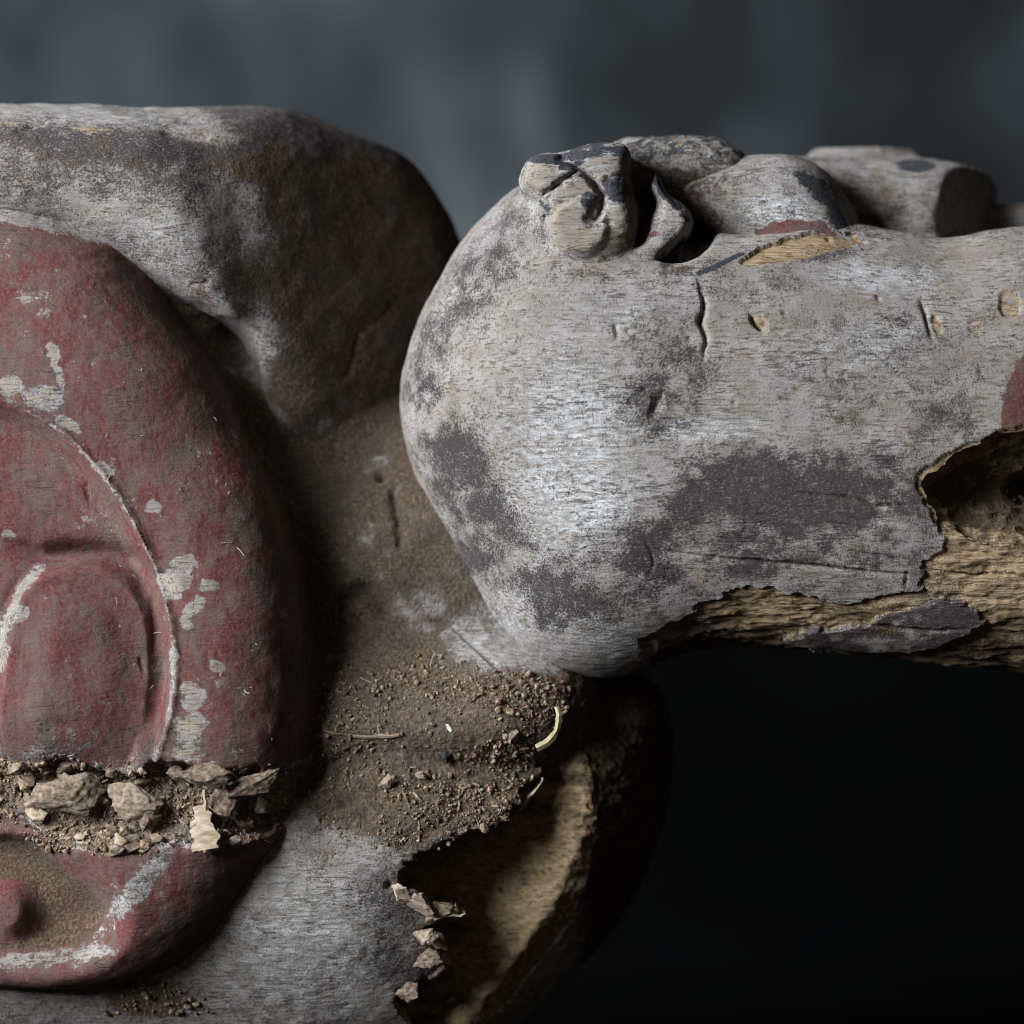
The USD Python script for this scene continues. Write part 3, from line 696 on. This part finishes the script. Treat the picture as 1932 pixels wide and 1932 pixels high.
def chest_m(V, n):
    x, d, y = V.T
    b, b2 = fb(V, 90, 4, 81), fb(V, 30, 3, 82)
    o = OPEN(x, y)
    inside = (o > -6) & (d > 150)
    edge = sstep(-26, 0, o) * sstep(1, .2, -n[:, 1])
    dirtbelt = polymask([(540, 1380), (700, 1400), (780, 1345), (1080, 1280), (1060, 1450), (960, 1560), (850, 1590), (760, 1630), (690, 1600), (600, 1570), (520, 1500)], x, y, 45)
    dirt = anyof(dirtbelt * (.95 + b * .3), blob(x, y, 270, 1900, 110, 50) * .8, .16 + b * .6 + blob(x, y, 560, 1620, 90, 60) * .3)
    streak = fb(np.column_stack([x, d, y]), 46, 4, 88, (.22, .3, 1))
    dirt = np.where(inside, .26 + b * .5 + streak * 1.5 + sstep(1700, 1500, y) * .35, dirt)  # upper cavity darkened: shade under the overhang painted in as dirt
    bare = np.where(inside, .75 + b * .4, 0) + edge * .9
    right_shade = sstep(1085, 1130, x) * ~inside  # right outer shell: shade painted in as dirt, soot and black
    dirt = np.maximum(dirt, right_shade * .9)
    soot = .34 + b * .9 + right_shade + blob(x, y, 780, 1780, 90, 130) * .38
    return cols(V, dirt=dirt, bare=bare, soot=np.where(inside, .1, soot), white=np.where(inside, 0, .45 * dirtbelt * (.5 + b2 * 2) + (1 - right_shade) * (1 - dirtbelt) * 1.0 * (.22 + b2 + blob(x, y, 600, 1800, 170, 120, 0, .8) * .4)), red=blob(x, y, 560, 1790, 50, 18, -.3) * .42 + blob(x, y, 120, 1900, 120, 40) * .35, dark=right_shade * .8)
def chest_d(V, n):
    x, d, y = V.T
    o = OPEN(x, y)
    inside = (o > -6) & (d > 120)
    belt = sstep(1640, 1560, y) * (x > 480)
    g = -16 * np.exp(-(((x - 733) / 7) ** 2 + ((y - 1680 + 0) / 7) ** 2))
    ring = fb(np.column_stack([x, d, y]), 60, 3, 86, (.5, .3, 1))
    return fb(V, 130, 3, 83) * 12 + fb(V, 30, 3, 84) * (4 + 10 * belt) + fb(V, 11, 3, 85) * (1.6 + 8 * belt + 4 * inside) + np.where(inside, ring * 26, 0) + g
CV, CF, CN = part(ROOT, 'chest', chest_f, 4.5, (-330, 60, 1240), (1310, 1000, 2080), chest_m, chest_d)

# ear: red spiral scroll -----------------------------------------------------
EA = Inflate([(-330, 620), (-220, 480), (-100, 415), (0, 400), (100, 424), (190, 468), (255, 528), (320, 598), (382, 680), (428, 765), (472, 845), (514, 930), (548, 1050), (568, 1180), (576, 1300), (572, 1440), (548, 1560), (500, 1645), (440, 1738), (350, 1812), (250, 1850), (130, 1866), (0, 1862), (-150, 1830), (-330, 1720)], 215, 180, 200, 2.15, blur=30)
INNER = Field2D([(-340, 760), (-200, 720), (-100, 722), (0, 748), (80, 788), (150, 846), (220, 928), (268, 1010), (300, 1085), (324, 1180), (331, 1265), (318, 1360), (285, 1450), (200, 1560), (0, 1600), (-340, 1600)], step=2.5)
LOBE = Field2D([(0, 1190), (30, 1110), (75, 1066), (130, 1052), (192, 1056), (250, 1084), (286, 1132), (303, 1200), (306, 1280), (294, 1370), (270, 1460), (150, 1500), (30, 1490), (-20, 1400), (-15, 1280)], step=2.5)
BREAK = Field2D([(-340, 1440), (-60, 1405), (10, 1425), (70, 1440), (150, 1442), (240, 1450), (290, 1440), (330, 1446), (420, 1452), (500, 1452), (600, 1430), (600, 1540), (520, 1560), (450, 1600), (400, 1612), (330, 1590), (270, 1604), (200, 1612), (110, 1596), (40, 1548), (-50, 1530), (-340, 1530)], step=2.5, spl=False)
HOLLOW = Field2D([(-200, 1560), (0, 1540), (60, 1575), (130, 1635), (190, 1690), (205, 1735), (170, 1790), (80, 1815), (-60, 1815), (-200, 1760)], step=2.5)
KNOB = (5, 1725)
TOPL = [(-20, 1018), (40, 1036), (75, 1048), (130, 1040), (190, 1042), (250, 1058), (300, 1090), (322, 1140)]
def relief(x, y):
    si, sl = INNER(x, y), LOBE(x, y)
    r = 105 * sstep(0, 50, si) * (1 - .30 * sstep(70, 260, si)) - 7 * np.exp(-((si + 3) / 6) ** 2)
    dome = 66 * sstep(-4, 30, sl) + 22 * sstep(20, 120, sl) - 9 * np.exp(-((sl + 5) / 8) ** 2)
    r = r - dome * (sl > -40)
    dd, t = polydist(TOPL, x, y - 0)
    r = r + 75 * np.exp(-(dd / 18) ** 2) * np.sin(np.pi * np.clip(t, .05, .98)) ** .7
    dl, tl = polydist([(-10, 1260), (12, 1180), (40, 1110), (80, 1062)], x, y)
    r = r - 20 * np.exp(-(dl / 13) ** 2)
    r = r + 10 * np.exp(-(polydist([(285, 1135), (290, 1190), (286, 1230)], x, y)[0] / 6) ** 2)
    jag = 40 * (meshkit.fbm(np.stack([x / 60, y / 40, x * 0], -1), 2, 35) - .5) + 26 * (meshkit.fbm(np.stack([x / 24, y / 18, x * 0], -1), 4, 25) - .5)
    br = BREAK(x, y) + jag
    r = r * (1 - .9 * sstep(-10, 30, br)) + 72 * sstep(-3, 14, br)
    ho = HOLLOW(x, y)
    low = sstep(1560, 1600, y)
    r = r * (1 - .5 * low) + low * 215 * sstep(-55, 80, ho)
    kb = np.hypot(x - KNOB[0], y - KNOB[1])
    r = r - 120 * sstep(75, 20, kb)
    # soft facets left by the chisel
    r = r + 10 * np.sin((x * .8 + y * .5) / 95) * (si < 0)
    return r
def ear_f(x, d, y, C):
    if 'a' not in C: C['a'] = EA.f2(x, y); C['r'] = relief(x, y)
    w_ = np.clip(1 - (d - 20) / 240, 0, 1)
    nk = neck_f(x, d, y, C.setdefault('nk', {}))
    return np.maximum(smin(EA(x, d - C['r'] * w_, y, s2=C['a']), nk + 9, 60), -(nk + 40))
def ear_m(V, n):
    x, d, y = V.T
    b, b2 = fb(V, 100, 4, 91), fb(V, 32, 3, 92)
    si, br, ho, sl = INNER(x, y), BREAK(x, y), HOLLOW(x, y), LOBE(x, y)
    broken = sstep(-4, 10, br + fb(V, 24, 3, 93) * 20)
    red = .86 + b * .6 + b2 * .4
    wx, wy = x + 26 * fb(V, 24, 3, 97) + 8 * fb(V, 7, 2, 98, (.3, 1, 1)), y + 20 * fb(V, 18, 3, 99)
    red = red - np.clip(.34 + 1.1 * b2, 0, .6) * np.exp(-((si - 1) / 4.5) ** 2) - .5 * np.exp(-(polydist([(-10, 1260), (12, 1180), (40, 1110), (80, 1062)], x, y)[0] / 14) ** 2)  # pale line along the spiral ridge, its highlight painted in
    red = red - .22 * blob(wx, wy, 130, 1420, 240, 40) - .50 * blob(wx, wy, 258, 1675, 20, 110, .7, .6) - .4 * blob(wx, wy, 90, 1812, 130, 16, -.15) - .6 * blob(x, y, 60, 400, 200, 26, .25)
    red = np.clip(red, 0, 1) * (1 - broken)
    hollow = sstep(-20, 30, ho) * sstep(1560, 1600, y) * (np.hypot(x - KNOB[0], y - KNOB[1]) > 60)
    bare = 0
    for cx, cy, rx_, ry_, a in [(85, 752, 42, 20, .15), (108, 690, 8, 44, -.2), (15, 728, 30, 16, .1), (130, 800, 24, 12, .6), (195, 885, 18, 9, .3), (290, 958, 14, 11, 0), (330, 1098, 26, 26, 0), (345, 1062, 22, 14, .2), (400, 1105, 20, 9, 0), (352, 1165, 12, 22, .2),
                                (364, 1302, 22, 14, .2), (362, 1328, 18, 9, 0), (360, 1375, 26, 34, .3), (355, 1415, 18, 14, 0), (410, 1255, 12, 9, 0), (45, 1160, 12, 14, .5), (10, 1010, 14, 8, .4), (375, 1140, 8, 16, .4), (330, 1235, 7, 12, 0)]:
        bare = np.maximum(bare, blob(wx, wy, cx, cy, rx_ * .95, ry_ * .95, a, .5))
    red = red - 1.1 * bare
    bare = bare * .66
    dirt = anyof(broken * .85, blob(wx, wy, 300, 1200, 22, 120, 0, .6) * .45, blob(wx, wy, 385, 730, 60, 150, -.5, .7) * .50, blob(wx, wy, 440, 1150, 70, 320, 0, .8) * (.40 + b2), blob(wx, wy, 130, 520, 200, 70, .4, .8) * (.36 + b2), blob(wx, wy, 190, 950, 120, 90, 0, .9) * (.30 + b2), blob(wx, wy, 150, 1560, 90, 50) * .45,  hollow * .75, blob(x, y, 270, 1432, 44, 22) * .3, .25 * blob(x, y, 220, 1580, 120, 40), sstep(75, 20, EA.f2(x, y)) * (y > 560) * (y < 1440) * (.62 + b * .8))  # right side: brown dirt, with light falloff painted in on top
    dk = anyof(.36 * sstep(110, 20, EA.f2(x, y)) * sstep(900, 1150, y) * (x > 300) * (1 + 1.4 * b2), blob(x, y, 250, 905, 60, 40, .5) * .40, blob(x, y, 470, 1330, 60, 120) * .4, blob(x, y, 100, 1260, 50, 60) * .22, blob(x, y, 430, 1650, 120, 90) * .48, sstep(40, 10, EA.f2(x, y)) * (y > 600) * .25)  # rim darkened right and below: falloff of light painted in
    edge = np.exp(-((si - 2) / 6) ** 2)
    return cols(V, red=red, soot=.36 + b + blob(x, y, 130, 1400, 230, 70) * .5 + .25 * sstep(90, 20, EA.f2(x, y)) * (y > 700) + .35 * sstep(1560, 1640, y) * sstep(200, 330, x), bare=bare, white=.1 + bare * .5 + broken * .8 + edge * .15 + blob(x, y, 265, 1680, 36, 110, .7, .6) * .5, dirt=dirt, dark=dk)  # soot on the right and lower rim deepens the painted falloff
def ear_d(V, n):
    x, d, y = V.T
    j = fb(V, 18, 2, 38) * 8
    br = sstep(-6, 12, BREAK(x, y))
    g = 0
    for p, w_, dp in [([(0, 740), (60, 770), (120, 815), (150, 850)], 3, 4), ([(155, 915), (163, 940)], 5, 6), ([(265, 1245), (270, 1265)], 4, 5)]:
        g = g - dp * np.exp(-(polydist(p, x + j, y + j)[0] / w_) ** 2)
    return fb(V, 130, 3, 94) * 12 + fb(V, 34, 3, 95) * (4 + 22 * br) + fb(V, 11, 3, 96) * (1.6 + 12 * br) + g
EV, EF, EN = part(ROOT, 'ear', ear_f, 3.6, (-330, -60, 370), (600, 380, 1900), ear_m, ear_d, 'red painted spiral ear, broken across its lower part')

# ---------------------------------------------------------------- loose earth, clods and splinters lying on the carving
rng = np.random.default_rng(7)


def surf(V, n, poly, face=.15):
    P = sg.Polygon(poly)
    ok = shapely.contains_xy(P, V[:, 0], V[:, 2]) & (n[:, 1] < -face)
    return np.nonzero(ok)[0]


def pebble(r, seed, sub=1, flat=(1, 1, 1)):
    m = trimesh.creation.icosphere(subdivisions=sub, radius=1)
    v = np.array(m.vertices)
    v *= (0.68 + .62 * meshkit.fbm(v * 1.15 + seed * 3.7, 2, seed))[:, None]
    v = np.where(np.abs(v) > .75, np.sign(v) * .75, v)
    return v * np.array(flat) * r, np.array(m.faces)


def rot(rng):
    q = rng.normal(size=4); q /= np.linalg.norm(q)
    a, b, c, d = q
    return np.array([[1 - 2 * (c * c + d * d), 2 * (b * c - a * d), 2 * (b * d + a * c)], [2 * (b * c + a * d), 1 - 2 * (b * b + d * d), 2 * (c * d - a * b)], [2 * (b * d - a * c), 2 * (c * d + a * b), 1 - 2 * (b * b + c * c)]])


crumb_zones = [
    (CV, CN, [(560, 1400), (760, 1370), (1050, 1300), (1050, 1440), (960, 1560), (840, 1590), (700, 1610), (590, 1570)], 6000, 3.1),
    (NV, NN, [(620, 1250), (800, 1230), (1000, 1280), (1090, 1290), (1040, 1430), (700, 1480), (580, 1440)], 3600, 2.8),
    (EV, EN, [(-30, 1430), (300, 1450), (540, 1450), (530, 1560), (440, 1605), (200, 1615), (60, 1600), (-30, 1560)], 7000, 3.0),
    (EV, EN, [(40, 1415), (280, 1425), (270, 1455), (60, 1445)], 90, 3.2),
    (CV, CN, [(180, 1870), (340, 1860), (400, 1935), (160, 1940)], 160, 4.5),
    (NV, NN, [(520, 700), (620, 690), (600, 800), (540, 800)], 60, 2.6),
]
vs, fs = [], []; off = 0
for Vz, nz, poly, cnt, r0 in crumb_zones:
    idx = surf(Vz, nz, poly, .05)
    if len(idx) == 0: continue
    wgt = np.clip(fb(Vz[idx], 70, 3, 55) + .22, .02, 1) ** 1.3
    pick = rng.choice(idx, cnt, p=wgt / wgt.sum())
    for i in pick:
        r = min(r0 * (0.28 + rng.exponential(.55)) * .8, 12)
        v, fc = pebble(r, int(rng.integers(1, 60)), 0 if r < 4 else 1, (1.1, .8, .65) if rng.random() < .84 else (2.6, .5, .5))
        v = v @ rot(rng).T + Vz[i] + nz[i] * r * .25 + rng.normal(size=3) * .6
        vs.append(v); fs.append(fc + off); off += len(v)
vs, fs = np.vstack(vs), np.vstack(fs)
m_ = usdkit.mesh(stage, '/World/earth_crumbs', (to_world(vs), fs), M_CRUMB)
tag(m_, label='brown earth crumbs scattered over the broken ledge and the split ear', category='earth', kind='stuff')


def depth_at(V, n, px, py, r=9):
    k = (np.hypot(V[:, 0] - px, V[:, 2] - py) < r)
    if not k.any(): return 120.0
    return V[k, 1].min()


def clod(name, label, cat, V, n, px, py, rx_, ry_, rd, seed, mat, ang=0.0, lift=.3, group=None, flat=False):
    rr = np.random.default_rng(seed)
    q = rr.normal(size=(15, 3)); q /= np.linalg.norm(q, axis=1, keepdims=True); q *= rr.uniform(.75, 1.1, (15, 1))
    T = trimesh.convex.convex_hull(q)
    for _ in range(4 if rx_ > 25 else 3): T = T.subdivide()
    v, fc = np.array(T.vertices), np.array(T.faces)
    v = v * (1 + .34 * (meshkit.fbm(v * 1.6 + seed, 3, seed) - .5) + .30 * (meshkit.fbm(v * 5 + seed, 4, seed + 1) - .5))[:, None]
    v = v * np.array([rx_, rd, ry_]) * 1.08
    c, s = math.cos(ang), math.sin(ang)
    v = np.column_stack([v[:, 0] * c - v[:, 2] * s, v[:, 1], v[:, 0] * s + v[:, 2] * c])
    v = v + np.array([px, depth_at(V, n, px, py, max(rx_, ry_) * .6) - rd * lift, py])
    path = numbered('/World', name)
    T = trimesh.Trimesh(to_world(v), fc, process=False)
    if T.volume < 0: fc = fc[:, ::-1]
    m = usdkit.mesh(stage, path, (to_world(v), fc), mat, smooth=28)
    tag(m, label=label, category=cat)
    if group: tag(m, group=group)


clod('earth_clod', 'large flat pinkish-brown clod wedged in the middle of the split ear', 'clod', EV, EN, 255, 1510, 54, 40, 24, 3, M_CLOD, .15, .8)
clod('earth_clod', 'small tapering clod just below the large pinkish clod', 'clod', EV, EN, 284, 1556, 24, 30, 18, 5, M_CLOD, .3, .7)
clod('earth_clod', 'wide rough brown clod at the left end of the split ear', 'clod', EV, EN, 125, 1498, 84, 46, 26, 8, M_CLOD, -.05, .7)
clod('earth_clod', 'smooth elongated brown clod at the right end of the split', 'clod', EV, EN, 474, 1486, 64, 30, 24, 11, M_CLOD, -.35, .7)
clod('earth_clod', 'squarish tan clod right of the pale upright splinter', 'clod', EV, EN, 424, 1512, 34, 34, 18, 14, M_CLOD, .4, .8)
clod('earth_clod', 'ragged fluffy grey-tan lump under the red ear rim', 'clod', EV, EN, 392, 1462, 62, 26, 22, 17, M_CLOD, .1, .8)
clod('earth_clod', 'pale oval pebble lying alone on the brown ledge', 'pebble', CV, CN, 724, 1484, 11, 21, 9, 20, M_CLOD, .5, .8)
clod('earth_clod', 'rounded brown pebble under the thin pale edge of the neck', 'pebble', CV, CN, 793, 1470, 12, 9, 9, 22, M_CLOD, .2, .8)
clod('earth_clod', 'pale blue-grey pebble near the top of the ledge', 'pebble', CV, CN, 847, 1380, 13, 10, 9, 24, M_FIBRE, .5, .9)
clod('earth_clod', 'small dark pebble in the upper middle of the ledge', 'pebble', CV, CN, 838, 1436, 11, 14, 9, 26, M_DARK, .1, .8)
clod('earth_clod', 'long brown crumb near the curved straw', 'clod', CV, CN, 968, 1396, 12, 18, 10, 28, M_CLOD, .6, .8)


for k in range(60):
    for _ in range(40):
        px, py = rng.uniform(-10, 495), rng.uniform(1450, 1606)
        if float(BREAK(np.array([px]), np.array([py]))[0]) > 4: break
    q = rng.uniform(7, 19)
    if k % 3 == 2:
        clod('wood_lump', 'small pale crumb of rotten wood packed in the split of the ear', 'wood crumb', EV, EN, px, py, q * 1.15, q * .85, q * .8, 100 + k, M_CHIP, rng.uniform(-.6, .6), .45, 'pale rotten wood crumbs in the split of the ear')
    else:
        clod('earth_lump', 'small crumbly lump of brown earth packed in the split of the ear', 'earth lump', EV, EN, px, py, q * 1.15, q * .85, q * .8, 100 + k, M_CLOD, rng.uniform(-.6, .6), .45, 'crumbly earth lumps in the split of the ear')


def splinter(name, label, cat, pts, w0, w1, th, depth, mat, seed, ragged=5):
    """a thin piece with thickness along a bent line; pts in drawing units"""
    c = spline(pts, 26, closed=False)
    t = np.gradient(c, axis=0); t /= np.linalg.norm(t, axis=1, keepdims=True)
    nn = np.column_stack([-t[:, 1], t[:, 0]])
    r_ = np.random.default_rng(seed)
    u = np.linspace(0, 1, len(c))
    wv = w0 + (w1 - w0) * u
    v = []
    dz = np.array(depth if np.ndim(depth) else [depth, depth]); dz = np.interp(u, np.linspace(0, 1, len(dz)), dz)
    a, b = (np.interp(u, np.linspace(0, 1, 9), r_.normal(size=9)) * ragged + r_.normal(size=len(c)) * ragged * .2 for _ in range(2))
    for i in range(len(c)):
        l, r = c[i] + nn[i] * (wv[i] / 2 + a[i]), c[i] - nn[i] * (wv[i] / 2 + b[i])
        mid = (l + r) / 2
        v += [[l[0], dz[i], l[1]], [mid[0], dz[i] - th * .6, mid[1]], [r[0], dz[i], r[1]], [mid[0], dz[i] + th, mid[1]]]
    v = np.array(v); fc = []
    for i in range(len(c) - 1):
        for k in range(4):
            p, q = i * 4 + k, i * 4 + (k + 1) % 4
            fc += [[p, q, q + 4], [p, q + 4, p + 4]]
    e = (len(c) - 1) * 4
    fc += [[0, 2, 1], [0, 3, 2], [e, e + 1, e + 2], [e, e + 2, e + 3]]
    W, fc = to_world(v), np.array(fc)
    if trimesh.Trimesh(W, fc, process=False).volume < 0: fc = fc[:, ::-1]
    m = usdkit.mesh(stage, numbered('/World', name), (W, fc), mat, smooth=40)
    tag(m, label=label, category=cat)


dE = lambda px, py: depth_at(EV, EN, px, py, 16)
dC = lambda px, py: depth_at(CV, CN, px, py, 16)
splinter('wood_splinter', 'pale upright splinter standing in the split below the ear rim', 'splinter', [(386, 1490), (388, 1515), (388, 1552)], 9, 11, 6, [dE(386, 1520) - 34] * 2, M_CHIP, 1, 1.2)
splinter('wood_splinter', 'broad torn tan flake hanging over the lower red rim', 'splinter', [(376, 1520), (385, 1560), (392, 1600)], 26, 52, 8, [dE(380, 1540) - 26, -38], M_CHIP, 2, 4)
splinter('straw', 'curved pale straw sticking out under the grey head', 'straw', [(1050, 1338), (1056, 1365), (1045, 1392), (1012, 1416)], 9, 17, 8, [130, 118, 110, 104], M_STRAW, 4, 1.0)
splinter('wood_splinter', 'thin pale sliver along the broken edge above the hollow', 'splinter', [(1026, 1478), (1008, 1508), (984, 1534), (970, 1555)], 8, 9, 6, [dC(1000, 1510) - 10] * 2, M_CHIP, 5, 2)
splinter('wood_splinter', 'long pale edge of lifted paint crossing above the ledge', 'splinter', [(605, 1384), (640, 1392), (700, 1396), (750, 1392)], 4, 6, 4, [dC(620, 1420) - 14, dC(740, 1420) - 14], M_CHIP, 6, 1.0)
splinter('wood_splinter', 'pointed tan splinter reaching across the hollow', 'splinter', [(800, 1745), (840, 1742), (876, 1735)], 24, 4, 14, [150, 140], M_CHIP, 7, 3)
LIP = [(762, 1690, 26, .3, 'at the upper left corner of the torn hollow rim'), (800, 1712, 40, .2, 'just above the pointed tan splinter'), (838, 1732, 26, -.2, 'at the root of the pointed tan splinter'), (806, 1778, 34, .1, 'below the pointed tan splinter'),
       (836, 1790, 34, .5, 'in the middle of the torn hollow rim'), (812, 1822, 36, -.3, 'bulging lowest in the middle of the torn rim'), (845, 1832, 20, .4, 'right of the lowest bulge of the torn rim'), (775, 1890, 30, 0, 'at the left of the lower torn rim'), (815, 1903, 38, .3, 'largest of those at the lower torn rim'), (858, 1920, 30, .4, 'at the right end of the lower torn rim')]
for k, (px, py, r, a, where) in enumerate(LIP):
    clod('wood_crumb', f'rotten tan wood crumb {where}', 'wood crumb', CV, CN, px - 8, py, r * .85, r * .6, 18, 30 + k, M_CLOD if k % 2 else M_CHIP, a, .25)

# dust fibres: short curled hairs
cv = UsdGeom.BasisCurves.Define(stage, '/World/dust_fibres')
pts, cnts = [], []
for (Vz, nz, poly, cnt) in [(EV, EN, [(0, 1420), (540, 1440), (520, 1600), (60, 1610)], 150), (EV, EN, [(20, 500), (400, 760), (520, 1400), (330, 1420), (60, 800)], 30), (CV, CN, [(620, 1400), (1040, 1310), (980, 1540), (660, 1600)], 50), (NV, NN, [(600, 1250), (1040, 1280), (1060, 1360), (620, 1400)], 25)]:
    idx = surf(Vz, nz, poly, .1)
    for i in rng.choice(idx, cnt):
        p = Vz[i] + nz[i] * 2.5
        d0 = rng.normal(size=3); d0 /= np.linalg.norm(d0); L_ = rng.uniform(5, 18)
        bend = rng.normal(size=3)
        for t in np.linspace(0, 1, 5):
            pts.append(to_world((p + d0 * L_ * t + bend * L_ * .45 * t * t + nz[i] * 2 * np.sin(np.pi * t))[None])[0])
        cnts.append(5)
cv.CreatePointsAttr(Vt.Vec3fArray.FromNumpy(np.array(pts, np.float32))); cv.CreateCurveVertexCountsAttr(Vt.IntArray(cnts))
cv.CreateTypeAttr('linear'); cv.CreateWidthsAttr(Vt.FloatArray([0.00028])); cv.SetWidthsInterpolation('constant')
UsdShade.MaterialBindingAPI.Apply(cv.GetPrim()).Bind(M_FIBRE)
tag(cv, label='pale dust fibres clinging to the broken ear and ledge', category='fibres', kind='stuff')
